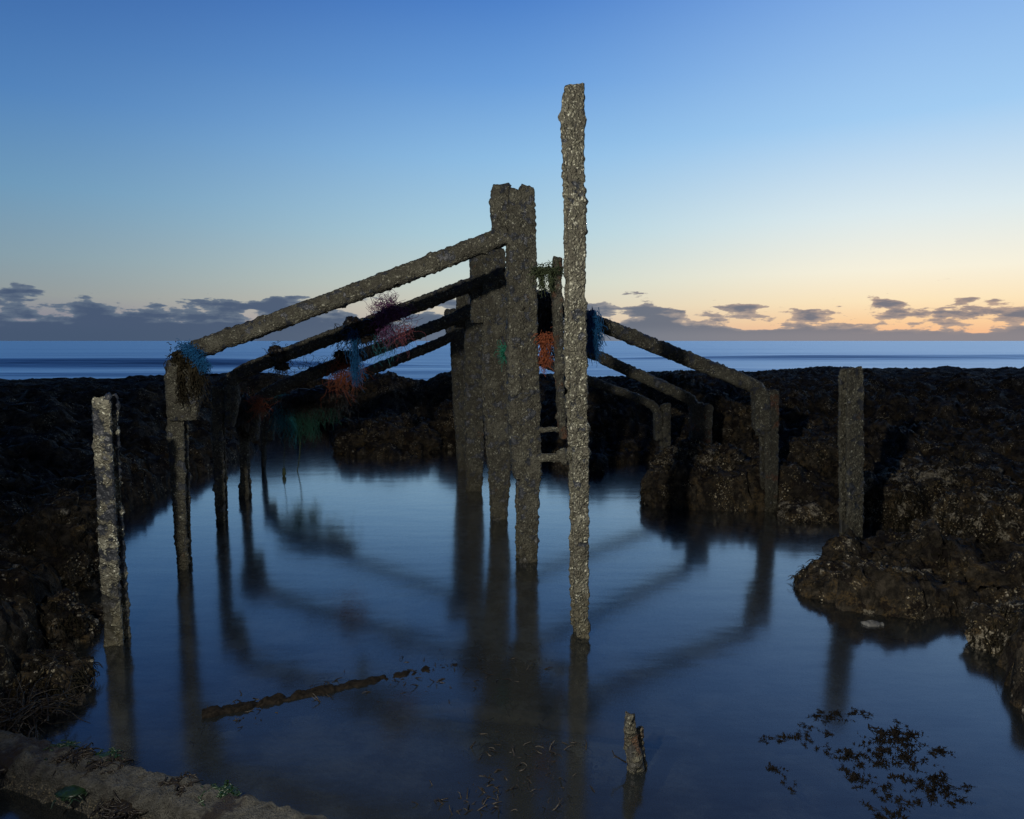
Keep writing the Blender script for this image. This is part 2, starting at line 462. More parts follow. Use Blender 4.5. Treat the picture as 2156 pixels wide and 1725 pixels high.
def sweep(pts, rad, step=0.011, seed=0, amp=1.0, lumps=1.0, nseg=None, flat=1.0, taper=None):
    """encrusted pipe along 3D points"""
    pts = np.array(pts, float)
    for _ in range(2):   # corner cutting rounds the bend
        q = [pts[0]]
        for a, b in zip(pts[:-1], pts[1:]):
            q += [a * 0.75 + b * 0.25, a * 0.25 + b * 0.75]
        pts = np.array(q + [pts[-1]])
    L = np.concatenate([[0], np.cumsum(np.linalg.norm(np.diff(pts, axis=0), axis=1))])
    n = max(4, int(L[-1] / step)); s = np.linspace(0, L[-1], n)
    c = np.stack([np.interp(s, L, pts[:, k]) for k in range(3)], 1)
    T = np.gradient(c, axis=0); T /= np.linalg.norm(T, axis=1)[:, None]
    up = np.array([0, 1.0, 0]); U = np.cross(T, up); U /= np.maximum(np.linalg.norm(U, axis=1)[:, None], 1e-6); W = np.cross(U, T)
    ns = nseg or max(6, int(2 * math.pi * rad / step))
    a = np.arange(ns) * 2 * math.pi / ns
    # rounded-square cross-section
    rr = 1.0 / (np.abs(np.cos(a)) ** 3.2 + np.abs(np.sin(a)) ** 3.2) ** (1 / 3.2)
    N = (U[:, None, :] * np.cos(a)[None, :, None] + W[:, None, :] * np.sin(a)[None, :, None])
    R = rad if taper is None else rad * np.interp(s / L[-1], [0, 1], taper)[:, None, None]
    V = c[:, None, :] + (U[:, None, :] * (np.cos(a) * rr)[None, :, None] + W[:, None, :] * (np.sin(a) * rr * flat)[None, :, None]) * R
    V = V.reshape(-1, 3); N = N.reshape(-1, 3)
    P = crust(V, N, seed, amp, lumps) if amp > 0 else V
    i = np.arange(n - 1)[:, None] * ns; j = np.arange(ns)[None, :]; jn = (j + 1) % ns
    Fc = np.stack([i + j, i + jn, i + ns + jn, i + ns + j], -1).reshape(-1, 4).tolist()
    Fc.append(list(range((n - 1) * ns, n * ns))); Fc.append(list(range(ns - 1, -1, -1)))
    return P, Fc


class Acc:
    """collects pieces of ONE mesh"""
    def __init__(self): self.V = []; self.F = []; self.n = 0

    def add(self, V, Fc):
        self.V.append(np.asarray(V)); self.F += [[i + self.n for i in f] for f in Fc]; self.n += len(V)

    def tube(self, pts, r, ns=4, r1=None):
        pts = np.asarray(pts, float); n = len(pts)
        T = np.gradient(pts, axis=0); T /= np.maximum(np.linalg.norm(T, axis=1)[:, None], 1e-9)
        ref = np.where(np.abs(T[:, 2:3]) > 0.9, np.array([[1.0, 0, 0]]), np.array([[0, 0, 1.0]]))
        U = np.cross(T, ref); U /= np.maximum(np.linalg.norm(U, axis=1)[:, None], 1e-9); W = np.cross(U, T)
        a = np.arange(ns) * 2 * math.pi / ns
        rr = np.linspace(r, r if r1 is None else r1, n)[:, None, None]
        V = pts[:, None, :] + rr * (U[:, None, :] * np.cos(a)[None, :, None] + W[:, None, :] * np.sin(a)[None, :, None])
        i = np.arange(n - 1)[:, None] * ns; j = np.arange(ns)[None, :]; jn = (j + 1) % ns
        Fc = np.stack([i + j, i + jn, i + ns + jn, i + ns + j], -1).reshape(-1, 4).tolist()
        self.add(V.reshape(-1, 3), Fc)

    def blob(self, c, r, seed, sub=3, rough=0.45, freq=2.2):
        V, Fc = ico(sub)
        n = fbm(V * freq + seed * 3.7, 4, seed) * rough + ridged(V * freq * 2 + seed, 3, seed + 4) * rough * 0.35
        self.add(np.array(c) + V * np.array(r) * (1 + n)[:, None], Fc)

    def build(self, name, mat, parent=None):
        return link(name, np.concatenate(self.V), self.F, mat, parent)


_ico = {}


def ico(sub):
    if sub not in _ico:
        bm = bmesh.new(); bmesh.ops.create_icosphere(bm, subdivisions=sub, radius=1.0)
        _ico[sub] = (np.array([v.co[:] for v in bm.verts]), [[v.index for v in f.verts] for f in bm.faces]); bm.free()
    V, Fc = _ico[sub]; return V.copy(), Fc


def fibres(acc, c, spread, n, length, rng, grav=0.6, r=0.0016, curl=1.0, out=0.4, segs=9):
    """frayed strands that start around c and hang / fly out"""
    for _ in range(n):
        p = np.array(c) + rng.normal(size=3) * np.array(spread)
        d = rng.normal(size=3) * out; d[2] -= grav * 0.6
        d /= max(np.linalg.norm(d), 1e-6)
        l = length * rng.uniform(0.35, 1.15); st = l / segs; q = [p]
        for _k in range(segs):
            d = d + rng.normal(size=3) * 0.48 * curl; d[2] -= grav * 0.22
            d /= np.linalg.norm(d); p = p + d * st; q.append(p)
        acc.tube(q, r, 3, r * 0.6)


# ------------------------------------------------------------------ setting: reef, pool bed, water, sea
pool_px = [(-40, 1600), (60, 1530), (105, 1440), (150, 1310), (190, 1225), (200, 1185), (262, 1140), (268, 1085), (385, 1032), (430, 1002), (500, 984), (545, 952), (592, 928), (640, 902), (684, 902),
           (682, 935), (720, 965), (820, 971), (900, 962), (916, 932), (928, 915), (938, 950), (1135, 985), (1290, 1012), (1300, 985), (1380, 975), (1395, 985), (1366, 1008), (1378, 1060), (1420, 1077), (1600, 1081), (1660, 1086),
           (1700, 1102), (1775, 1108), (1965, 1124), (1955, 1176), (1740, 1180), (1682, 1215), (1700, 1270), (1740, 1300), (1830, 1312), (1960, 1328), (2060, 1312), (2130, 1318), (2062, 1340), (2056, 1420), (2085, 1500), (2156, 1552)]
poly = np.array([ground(*p)[:2] for p in pool_px] + [(3.6, 1.6), (6, 0.2), (6, -5), (-5, -5), (-5, 0.4), (-3.2, 1.7)])


def signed(P):
    """signed distance to the pool outline: positive on the reef"""
    d = np.full(len(P), 1e9); inside = np.zeros(len(P), bool)
    for a, b in zip(poly, np.roll(poly, -1, axis=0)):
        e = b - a; w = P - a
        t = np.clip((w @ e) / max(e @ e, 1e-12), 0, 1)
        d = np.minimum(d, np.hypot(*(w - t[:, None] * e).T))
        cond = ((a[1] <= P[:, 1]) != (b[1] <= P[:, 1]))
        xi = a[0] + (P[:, 1] - a[1]) / (b[1] - a[1] if b[1] != a[1] else 1e-9) * e[0]
        inside ^= cond & (P[:, 0] < xi)
    return np.where(inside, -d, d)


def axis(segs):
    out = []
    for a, b, s in segs: out += list(np.arange(a, b, s))
    return np.array(out + [segs[-1][1]])


def build_reef():
    xs = axis([(-40, -14, 0.8), (-14, -5, 0.09), (-5, -3.4, 0.045), (-3.4, 4.2, 0.024), (4.2, 6, 0.04), (6, 15, 0.09), (15, 40, 0.8)])
    ys = axis([(-8, 1.2, 0.4), (1.2, 2.4, 0.07), (2.4, 6.5, 0.022), (6.5, 12.4, 0.035), (12.4, 17, 0.14)])
    X, Y = np.meshgrid(xs, ys); P2 = np.stack([X.ravel(), Y.ravel()], 1)
    wob = np.stack([P2[:, 0] * 3, P2[:, 1] * 3, np.zeros(len(P2))], 1)
    P2w = P2 + np.stack([fbm(wob, 3, 3), fbm(wob + 50, 3, 5)], 1) * 0.07
    sd = signed(P2w)
    x, y = P2[:, 0], P2[:, 1]
    p3 = np.stack([x, y, np.zeros(len(x))], 1)
    # crest height across the view (the reef stands between the pool and the sea)
    crest = np.interp(x / np.maximum(y, 3.0), [-0.85, -0.58, -0.55, -0.36, -0.28, -0.25, -0.23, -0.18, -0.155, -0.125, -0.118, -0.107, 0.05, 0.12, 0.155, 0.17, 0.2, 0.246, 0.28, 0.35, 0.38, 0.45, 0.9], [0.78, 0.78, 0.84, 0.88, 0.80, 0.77, 0.82, 0.90, 0.77, 0.72, 0.79, 0.88, 0.86, 0.81, 0.82, 0.86, 0.92, 0.95, 0.93, 0.90, 0.95, 0.98, 0.98]) + 0.02
    nearh = np.where(x < 0, 0.36, 0.34)
    rise = np.clip((y - 5.0) / 6.6, 0, 1) ** 1.25
    H = nearh + (crest - nearh) * rise
    k0 = 0.55 - 0.36 * sst(y, 6.2, 7.2) + 0.81 * sst(y, 10.9, 11.6)
    H = H * (k0 + (1 - k0) * sst(sd, 0.1, 1.9))
    d1, d2, cid = worley(p3 * 1.55 + fbm(p3 * 2.5, 3, 8)[:, None] * 0.35, 31)
    e1, e2, eid = worley(p3 * 4.2 + fbm(p3 * 5, 3, 9)[:, None] * 0.4, 37)
    lump = (0.5 - d1) * 0.16 + (0.45 - e1) * 0.05 + fbm(p3 * 1.6, 6, 12, 0.58) * 0.26 + ridged(p3 * 2.6, 5, 14) * 0.07
    lump -= np.clip(0.07 - (e2 - e1), 0, 1) * 0.5 * (eid > 0.5)
    g1, g2, gid = worley(p3 * 9.0 + fbm(p3 * 9, 2, 19)[:, None] * 0.5, 41)
    lump += (eid - 0.5) * 0.11 * sst(e2 - e1, 0.0, 0.16) + (gid - 0.5) * 0.05 * sst(g2 - g1, 0.0, 0.2)
    far = sst(y, 9.6, 11.4)
    h = H + lump * (1 - 0.80 * far)
    shore = sst(sd, 0.0, 0.16)
    h = -0.34 + (h + 0.34) * shore
    bed = -0.13 + fbm(p3 * 1.2, 4, 60) * 0.06 + sst(-sd, 0.7, 0.0) * 0.07
    h = np.where(sd < 0, bed, np.maximum(h, -0.16 + 0.1 * shore))
    h = h * (1 - sst(y, 11.9, 15.5)) - 0.9 * sst(y, 12.4, 15.5)
    V = np.stack([x, y, h], 1)
    k = sst(sd, -0.05, 0.1)[:, None]
    disp = np.stack([ridged(V * 7, 5, 71), ridged(V * 7 + 9, 5, 73), ridged(V * 7 + 23, 5, 75)], 1) * 0.05
    fine = np.stack([fbm(V * 26, 4, 81, 0.65), fbm(V * 26 + 9, 4, 83, 0.65), fbm(V * 26 + 23, 4, 85, 0.65)], 1) * 0.035
    V = V + (disp + fine) * (0.12 + 0.88 * k)
    nx, ny = len(xs), len(ys)
    i = np.arange(ny - 1)[:, None] * nx; j = np.arange(nx - 1)[None, :]
    Fc = np.stack([i + j, i + j + 1, i + nx + j + 1, i + nx + j], -1).reshape(-1, 4)
    o = link('reef', V, Fc, M['rock']); o['kind'] = 'structure'


build_reef()


def grid(name, xs, ys, zf, mat):
    X, Y = np.meshgrid(xs, ys); Z = zf(X, Y)
    V = np.stack([X.ravel(), Y.ravel(), Z.ravel()], 1); nx, ny = len(xs), len(ys)
    i = np.arange(ny - 1)[:, None] * nx; j = np.arange(nx - 1)[None, :]
    Fc = np.stack([i + j, i + j + 1, i + nx + j + 1, i + nx + j], -1).reshape(-1, 4)
    o = link(name, V, Fc, mat); o['kind'] = 'structure'; return o


grid('pool_water', np.linspace(-14, 16, 31), np.linspace(-7.5, 13.6, 20), lambda X, Y: X * 0, M['pool'])


def swell(X, Y):
    p = np.stack([X.ravel() * 0.035, Y.ravel() * 0.02, np.zeros(X.size)], 1)
    wob = (vnoise(p, 5) * 3).reshape(X.shape)
    z = 0
    for (y0, h, w, xa, xb, soft) in [(41, 1.0, 3.6, -90, -12, 9), (57, 0.8, 3.4, 14, 140, 14), (78, 0.4, 5, -60, 60, 14), (31, 0.16, 2.0, -40, 0, 10), (36, 0.10, 2.0, 6, 60, 10), (90, 0.35, 6, -120, 160, 20), (130, 0.35, 8, -200, 60, 30)]:
        m = sst(X, xa - soft, xa + soft) * (1 - sst(X, xb - soft, xb + soft))
        d = Y - y0 - wob
        z = z + 0.48 * h * m * np.exp(-(d / np.where(d < 0, w * 0.7, w * 1.8)) ** 2)
    return z - 0.02


ysea = np.concatenate([np.arange(13.9, 70, 0.35), np.geomspace(70, 30000, 60)])
xsea = np.concatenate([-np.geomspace(30000, 60, 20), np.arange(-58, 58, 1.5), np.geomspace(60, 30000, 20)])
grid('sea', xsea, ysea, swell, M['sea'])


# ------------------------------------------------------------------ boulders
def boulder(c, r, seed, label, sub=6, mat='rock', rot=0.0, name='rock', group=None, flat=0.0):
    V, Fc = ico(sub)
    V0 = V.copy()
    V = V / (np.abs(V) ** 3.0).sum(1)[:, None] ** (1 / 3.0)       # squarer than a ball
    R = np.array(r)
    q = V * R
    n = fbm(q * 3.2 + seed * 5.1, 6, seed, 0.6) * 0.42
    d1, d2, cid = worley(q * 6.0 + fbm(q * 8 + seed, 3, seed + 3)[:, None] * 0.5 + seed, seed + 7)
    n += (0.5 - d1) * 0.14 - np.clip(0.08 - (d2 - d1), 0, 1) * 0.9 * (cid > 0.4) + (cid - 0.5) * 0.34 * sst(d2 - d1, 0.0, 0.16)
    f1, f2, fid = worley(q * 15.0 + fbm(q * 18 + seed, 2, seed + 4)[:, None] * 0.5, seed + 9)
    n += (fid - 0.5) * 0.15 * sst(f2 - f1, 0.0, 0.2)
    n += ridged(q * 12 + seed, 5, seed + 11) * 0.10 + fbm(q * 40, 3, seed + 13) * 0.06
    q = q + V0 * (n * min(r) * 0.85)[:, None]
    e = np.stack([fbm(q * 30 + 4, 3, seed + 21), fbm(q * 30 + 14, 3, seed + 22), fbm(q * 30 + 24, 3, seed + 23)], 1) * 0.024
    q += e
    ca, sa = math.cos(rot), math.sin(rot)
    W = np.stack([q[:, 0] * ca - q[:, 1] * sa, q[:, 0] * sa + q[:, 1] * ca, q[:, 2]], 1)
    o = link(name, W, Fc, M[mat]); o.location = tuple(map(float, c))
    return tag(o, label, 'rock', group)


def gx(px, Y): return (px - 1078.0) * Y / F


boulder((gx(1850, 4.0), 4.0, 0.0), (0.40, 0.24, 0.15), 3, 'low shell crusted ledge in front of the single right pile', mat='rock_shelly', rot=0.1)
boulder((gx(1730, 4.0), 3.95, 0.0), (0.10, 0.09, 0.09), 5, 'small weed covered knob at the pool end of the ledge', sub=5)
boulder((gx(2010, 4.2), 4.3, 0.0), (0.26, 0.24, 0.20), 8, 'pale shelly rock between the ledge and the right edge', mat='rock_shelly')
boulder((gx(2150, 4.6), 4.75, 0.05), (0.32, 0.36, 0.34), 9, 'tall rock at the right edge above the inlet', mat='rock_shelly')
boulder((gx(2290, 3.1), 3.1, -0.05), (0.27, 0.36, 0.24), 12, 'shell speckled rock cut by the right edge, nearest the camera', mat='rock_shelly', rot=0.2)
boulder((gx(1445, 6.25), 6.35, 0.1), (0.33, 0.30, 0.24), 15, 'weedy rock jutting into the pool left of the rusty braced pile')
boulder((gx(1490, 6.4), 6.62, 0.12), (0.40, 0.33, 0.36), 17, 'rounded mound against the left foot of the braced right pile', mat='rock_shelly')
boulder((gx(1738, 6.3), 6.5, 0.12), (0.29, 0.30, 0.44), 21, 'upright rock between the two nearest right piles')
boulder((gx(1735, 5.6), 5.75, 0.0), (0.26, 0.2, 0.14), 22, 'low wet stone at the waterline left of the single right pile', sub=5, mat='rock_shelly')
boulder((gx(1900, 5.5), 5.6, 0.1), (0.28, 0.24, 0.27), 25, 'shaded rock just right of the single right pile', mat='rock_shelly')
boulder((gx(2060, 5.6), 6.0, 0.12), (0.5, 0.45, 0.28), 27, 'broad rock rising behind the ledge by the right edge', mat='rock_shelly')
boulder((gx(805, 8.9), 9.6, 0.03), (0.76, 0.68, 0.36), 31, 'large dark rock at the back of the pool between left bank and centre piles')
boulder((gx(950, 9.3), 9.9, 0.1), (0.26, 0.5, 0.5), 33, 'dark rock directly behind the farthest centre pile')
boulder((gx(1215, 9.2), 9.3, 0.05), (0.52, 0.40, 0.34), 35, 'dark weedy rock seen between tall post and centre piles')
boulder((gx(1335, 8.4), 8.8, 0.0), (0.36, 0.3, 0.20), 36, 'low dark rock left of the farthest right pile')
boulder((gx(1570, 7.6), 8.0, 0.3), (0.42, 0.4, 0.52), 38, 'dark block of rock behind the nearest braced right pile')
boulder((gx(-20, 3.95), 4.1, 0.1), (0.40, 0.36, 0.38), 41, 'smooth topped dark rock at the left edge behind the detached pile')
boulder((gx(5, 3.2), 3.3, 0.0), (0.24, 0.2, 0.20), 44, 'cracked yellowish rock at the left edge beside the detached pile foot', mat='rock_shelly')
boulder((gx(30, 2.75), 2.78, 0.0), (0.17, 0.15, 0.15), 46, 'weed draped stone nearest the concrete beam at lower left', sub=5)
boulder((gx(185, 3.65), 3.62, -0.03), (0.10, 0.07, 0.08), 48, 'small brown stone in the water left of the detached pile', sub=5)
boulder((gx(120, 2.75), 2.72, -0.01), (0.05, 0.035, 0.03), 49, 'tiny brown stone just off the weed draped stone', sub=4)
pb = boulder((gx(1856, 3.55), 3.5, -0.008), (0.05, 0.03, 0.015), 50, 'pale flat stone in the water below the ledge', sub=4, mat='pebble', name='pale_stone')


# ------------------------------------------------------------------ piles
def pile(label, Y, profile, parts, mat='barnacle', seed=1, step=0.009, thick=0.055, kind='H', group=None, bottom=-0.45, lumps=0.55, amp=1.0):
    Y = float(ground((profile[-1][1] + profile[-1][2]) / 2, profile[-1][0])[1]) if Y < 6.99 or profile[-1][0] in (995, 990) else Y - 0.09
    b = profile[-1]; g = at((b[1] + b[2]) / 2, b[0], Y)
    loc = Vector((float(g[0]), Y + thick, bottom))
    root = empty('steel_pile', loc, label, 'pile', group)
    P, Fc = shaft_mesh(profile, Y, thick, kind, step, seed, bottom, amp, lumps)
    link('shaft', P - np.array(loc), Fc, M[mat], root)
    for i, (nm, prof, dy, th, kd, mt) in enumerate(parts):
        P, Fc = shaft_mesh(prof, Y + dy, th, kd, step, seed + 100 + i * 13, None, amp, lumps * 1.3)
        link(nm, P - np.array(loc), Fc, M[mt or mat], root)
    return root


GC = 'row of central piles'; GL = 'row of left piles'; GR = 'row of right piles'
pile('tallest slim barnacled post, standing alone in front of the centre', 3.46, [(188, 1184, 1231), (240, 1182, 1233), (300, 1187, 1232), (500, 1190, 1234), (720, 1190, 1236), (900, 1197, 1240), (1000, 1200, 1241), (1100, 1203, 1241), (1230, 1202, 1241), (1300, 1204, 1240), (1345, 1208, 1241)], [], 'barnacle_bright', 11, 0.0065, group=GC)
pile('broad double centre pile with square top beside the tallest post', 4.60, [(392, 1089, 1126), (500, 1088, 1129), (700, 1089, 1132), (860, 1091, 1138), (940, 1088, 1140), (985, 1087, 1140), (1060, 1086, 1134), (1185, 1087, 1132)],
     [('side_plate', [(394, 1066, 1101), (500, 1064, 1101), (700, 1064, 1102), (880, 1067, 1102), (960, 1073, 1101), (1010, 1080, 1102)], -0.014, 0.06, 'box', None),
      ('bracket', [(386, 1032, 1076), (440, 1029, 1076), (500, 1036, 1072)], 0.02, 0.045, 'box', None)], 'barnacle', 21, 0.0075, 0.065, group=GC)
pile('second centre pile from the front, half behind the broad double one', 5.72, [(520, 1012, 1064), (640, 1012, 1068), (850, 1014, 1074), (985, 1025, 1076), (1095, 1033, 1069)],
     [('bracket', [(519, 986, 1028), (600, 986, 1026), (680, 990, 1024)], 0.02, 0.05, 'box', None)], 'barnacle', 31, 0.009, 0.065, group=GC)
pile('third centre pile from the front, with water between it and the second', 6.80, [(600, 976, 1014), (850, 975, 1018), (960, 977, 1019), (1035, 979, 1015)],
     [('bracket', [(595, 961, 986), (640, 958, 990), (690, 955, 985)], 0.02, 0.05, 'box', None)], 'barnacle', 41, 0.011, 0.065, group=GC)
pile('farthest centre pile, showing as a narrow strip at the left of the row', 7.92, [(655, 946, 984), (750, 947, 982), (860, 952, 985), (990, 962, 986)],
     [('bracket', [(652, 932, 962), (700, 936, 965)], 0.02, 0.05, 'box', None)], 'barnacle', 51, 0.013, 0.065, group=GC)

pile('detached left pile with patchy pale barnacles and a dark groove', 3.36, [(836, 185, 229), (950, 189, 233), (1100, 197, 241), (1250, 206, 250), (1330, 211, 255), (1360, 212, 258)], [], 'barnacle_patchy', 61, 0.0065, group=GL)
pile('left pile with a wide notched bracket and blue rope on top', 4.47, [(764, 341, 384), (880, 345, 385), (1000, 352, 388), (1100, 360, 391), (1200, 367, 394)],
     [('bracket', [(762, 344, 384), (800, 342, 404), (850, 344, 414), (886, 352, 411)], -0.012, 0.045, 'box', None), ('bracket', [(785, 392, 424), (830, 390, 424), (880, 384, 410)], 0.0, 0.045, 'box', None)], 'barnacle', 71, 0.0075, group=GL)
pile('shaded left pile under the second left brace', 5.60, [(812, 439, 470), (930, 441, 468), (1000, 445, 471), (1060, 448, 473), (1103, 450, 473)],
     [('bracket', [(812, 465, 500), (850, 466, 501), (900, 468, 490)], -0.01, 0.05, 'box', None)], 'barnacle', 81, 0.009, group=GL)
pile('slim left pile with a swollen foot, third of the braced left piles', 6.50, [(850, 498, 520), (930, 499, 521), (1000, 501, 521), (1030, 499, 523), (1050, 498, 524)],
     [('bracket', [(855, 515, 546), (900, 516, 544), (930, 518, 538)], -0.01, 0.05, 'box', None)], 'barnacle', 91, 0.011, group=GL)
pile('farthest left pile, thin and dark beside the hanging net', 7.80, [(880, 545, 560), (995, 547, 558)],
     [('bracket', [(878, 555, 580), (930, 555, 575)], -0.01, 0.045, 'box', None)], 'barnacle', 95, 0.013, 0.045, group=GL)

pile('single right pile without a brace, upright behind the ledge', 4.85, [(777, 1780, 1820), (900, 1777, 1822), (1100, 1780, 1820), (1165, 1782, 1818)], [], 'barnacle', 101, 0.0075, group=GR)
pile('right pile with a rust stain under its wide bracket', 5.97, [(822, 1604, 1643), (890, 1604, 1642), (960, 1607, 1641), (1078, 1607, 1640)],
     [('bracket', [(822, 1587, 1622), (900, 1588, 1620), (920, 1602, 1620)], -0.01, 0.055, 'box', None)], 'barnacle_rust', 111, 0.009, group=GR)
pile('right pile rising behind the rounded mound, second of the braced right piles', 7.0, [(853, 1478, 1503), (900, 1476, 1501), (960, 1478, 1498), (1010, 1478, 1498)],
     [('bracket', [(850, 1454, 1485), (920, 1454, 1488), (946, 1458, 1486)], -0.01, 0.055, 'box', None)], 'barnacle_rust', 121, 0.011, group=GR)
pile('farthest right pile, dark and low against the reef', 8.0, [(852, 1393, 1414), (985, 1392, 1413)],
     [('bracket', [(870, 1376, 1398), (928, 1378, 1397)], -0.01, 0.05, 'box', None)], 'barnacle', 131, 0.013, group=GR)


# ------------------------------------------------------------------ diagonal braces
def brace(label, pts, r, seed, step=0.011, mat='barnacle', group='diagonal braces of the groyne', lumps=0.5):
    pts = [(p[0], p[1], p[2] - 0.09) for p in pts]
    P, Fc = sweep([at(*p) for p in pts], r, step, seed, 1.0, lumps)
    o = link('diagonal_brace', P, Fc, M[mat]); tag(o, label, 'brace', group)
    return recenter(o, at(*pts[-1]))


brace('longest left brace, lit, highest of the left slanting pipes', [(1070, 494, 4.66), (760, 612, 4.6), (412, 738, 4.52)], 0.056, 201, 0.009)
brace('second left brace from the top, dark with weed and blue rope on it', [(1060, 574, 5.76), (800, 672, 5.75), (560, 762, 5.7), (505, 785, 5.68), (482, 806, 5.67), (478, 870, 5.66)], 0.054, 202)
brace('third left brace from the top, with orange net tangled round it', [(1010, 650, 6.85), (800, 733, 6.75), (610, 806, 6.65), (555, 832, 6.6), (534, 856, 6.58), (531, 925, 6.57)], 0.056, 203)
brace('lowest left brace with a kinked upper end above the dark rock', [(960, 684, 7.98), (950, 708, 7.96), (928, 722, 7.95), (755, 790, 7.9), (610, 848, 7.88), (572, 868, 7.87), (566, 915, 7.87)], 0.052, 204, 0.013)
brace('highest right brace, bending down into the rust stained pile', [(1060, 598, 5.8), (1262, 683, 5.9), (1565, 802, 6.0), (1597, 818, 6.01), (1607, 846, 6.02), (1606, 905, 6.02)], 0.058, 205)
brace('middle right brace, bending down to the pile behind the mound', [(1015, 634, 6.88), (1240, 742, 6.95), (1430, 829, 7.05), (1460, 846, 7.06), (1469, 872, 7.06), (1469, 935, 7.06)], 0.054, 206, 0.012)
brace('lowest right brace, dark, bending down to the farthest right pile', [(985, 700, 7.98), (1140, 763, 8.0), (1240, 801, 8.03), (1362, 846, 8.05), (1382, 860, 8.06), (1387, 884, 8.06), (1388, 926, 8.06)], 0.048, 207, 0.013)

# thin iron upright between the broad pile and the tallest post, held by two tie bars
Yt = 4.43
tp = empty('tie_post', at(1182, 925, Yt), 'thin rusty iron upright held by two tie bars left of the tallest post', 'iron upright')
tl = np.array(tp.location)
P, Fc = shaft_mesh([(546, 1162, 1185), (600, 1161, 1184), (700, 1164, 1188), (736, 1166, 1187), (745, 1170, 1184), (752, 1167, 1188), (775, 1167, 1191), (800, 1170, 1187), (905, 1175, 1194), (925, 1180, 1194)], Yt, 0.03, 'box', 0.007, 301, None, 1.0, 0.6, inset=0.006)
link('upright', P - tl, Fc, M['barnacle_rust'], tp)
for (a, b, r) in (((1136, 906), (1186, 904), 0.016), ((1136, 964), (1206, 963), 0.026)):
    P, Fc = sweep([at(a[0], a[1], 4.54), at((a[0] + b[0]) / 2, (a[1] + b[1]) / 2, 4.51), at(b[0], b[1], 4.46)], r, 0.008, 305 + a[1], 0.7, 0.5)
    bar = link('tie_bar', P - tl, Fc, M['barnacle_bright'], tp)
    if r > 0.02:
        P, Fc = sweep([at(1178, 966, 4.47), at(1184, 963, 4.47), at(1194, 962, 4.46)], 0.05, 0.008, 333, 0.8, 0.5, flat=0.9)
        link('nut', P - tl, Fc, M['barnacle_bright'], bar)

# broken stump near the camera
Ys = 2.34
s0 = ground(1340, 1628)
st = empty('broken_stump', (s0[0], s0[1], -0.3), 'short broken rusty stump rising from the pool near the camera', 'stump')
sl = np.array(st.location)
Ys = float(s0[1])
P, Fc = shaft_mesh([(1500, 1316, 1344), (1530, 1312, 1345), (1560, 1314, 1350), (1600, 1316, 1360), (1632, 1320, 1364)], Ys, 0.022, 'box', 0.0045, 341, -0.3, 0.8, 1.4, jag=0.03)
link('broken_web', P - sl, Fc, M['rust_iron'], st)
P, Fc = shaft_mesh([(1536, 1336, 1356), (1570, 1338, 1362), (1632, 1342, 1364)], Ys + 0.03, 0.018, 'box', 0.0045, 345, -0.3, 0.8, 1.4, jag=0.03)
link('flange_remnant', P - sl, Fc, M['barnacle_rust'], st)
a = Acc(); q = [at(1318, 1606, Ys), at(1305, 1598, Ys), at(1293, 1590, Ys), at(1289, 1580, Ys)]
a.tube([x - sl for x in q], 0.003, 5, 0.0015); a.tube([at(1298, 1594, Ys) - sl, at(1290, 1595, Ys) - sl], 0.002, 5, 0.001); a.build('twig', M['weed'], st)


# ------------------------------------------------------------------ ropes, nets and weed caught on the groyne
def tangle(name, label, cat, base, mat, pieces, blobs=(), seed=0, group=None):
    """pieces: (px, py, Y, spread, n, length, grav, out, radius)"""
    rng = np.random.default_rng(seed); acc = Acc()
    for (px, py, Y, r, sd) in blobs: acc.blob(at(px, py, Y - 0.09), r, sd, 4, 0.5, 2.6)
    for (px, py, Y, sp, n, L, g, o_, r) in pieces: fibres(acc, at(px, py, Y - 0.09), sp, n, L, rng, g, r, 1.0, o_)
    o = acc.build(name, M[mat]); tag(o, label, cat, group); return recenter(o, at(*base))


tangle('seaweed_clump', 'big dark seaweed bunch over the top of the bracketed left pile', 'seaweed', (392, 770, 4.5), 'weed_mix', [(385, 752, 4.45, (.05, .03, .04), 160, .06, .9, .5, .003), (416, 795, 4.42, (.03, .03, .06), 160, .09, 1.2, .25, .003), (383, 815, 4.42, (.010, .02, .05), 60, .12, 1.4, .12, .003)], [(390, 758, 4.5, (.075, .06, .06), 2), (416, 785, 4.46, (.04, .05, .08), 4), (382, 795, 4.45, (.022, .03, .09), 5)], 1)
tangle('rope', 'frayed blue rope draped across the weed on the bracketed left pile', 'rope', (405, 735, 4.4), 'blue', [(388, 728, 4.40, (.022, .02, .008), 70, .06, .3, .8, .002), (400, 737, 4.37, (.016, .015, .010), 120, .07, .4, .7, .0022), (412, 748, 4.36, (.014, .015, .012), 130, .07, .6, .6, .0022), (424, 760, 4.36, (.012, .015, .012), 130, .07, .6, .7, .0022), (434, 772, 4.36, (.010, .015, .012), 70, .06, .6, .9, .002)], (), 2)
tangle('seaweed_clump', 'lumpy black seaweed over the middle of the second left brace', 'seaweed', (760, 690, 5.66), 'weed', [(760, 705, 5.64, (.12, .04, .03), 160, .16, 1.0, .3, .003)], [(742, 686, 5.66, (.07, .08, .065), 7), (775, 690, 5.66, (.085, .08, .07), 8), (798, 682, 5.67, (.05, .06, .06), 9), (760, 705, 5.64, (.10, .07, .06), 10)], 3)
tangle('rope', 'long turquoise rope hanging from the black weed lump', 'rope', (748, 710, 5.6), 'blue', [(745, 700, 5.57, (.03, .02, .02), 60, .16, 1.2, .3, .0022), (749, 722, 5.58, (.010, .015, .05), 70, .24, 2.5, .08, .0022), (748, 755, 5.58, (.014, .015, .04), 80, .18, 2.5, .1, .0022), (747, 780, 5.58, (.012, .015, .03), 50, .16, 2.5, .12, .002)], (), 4)
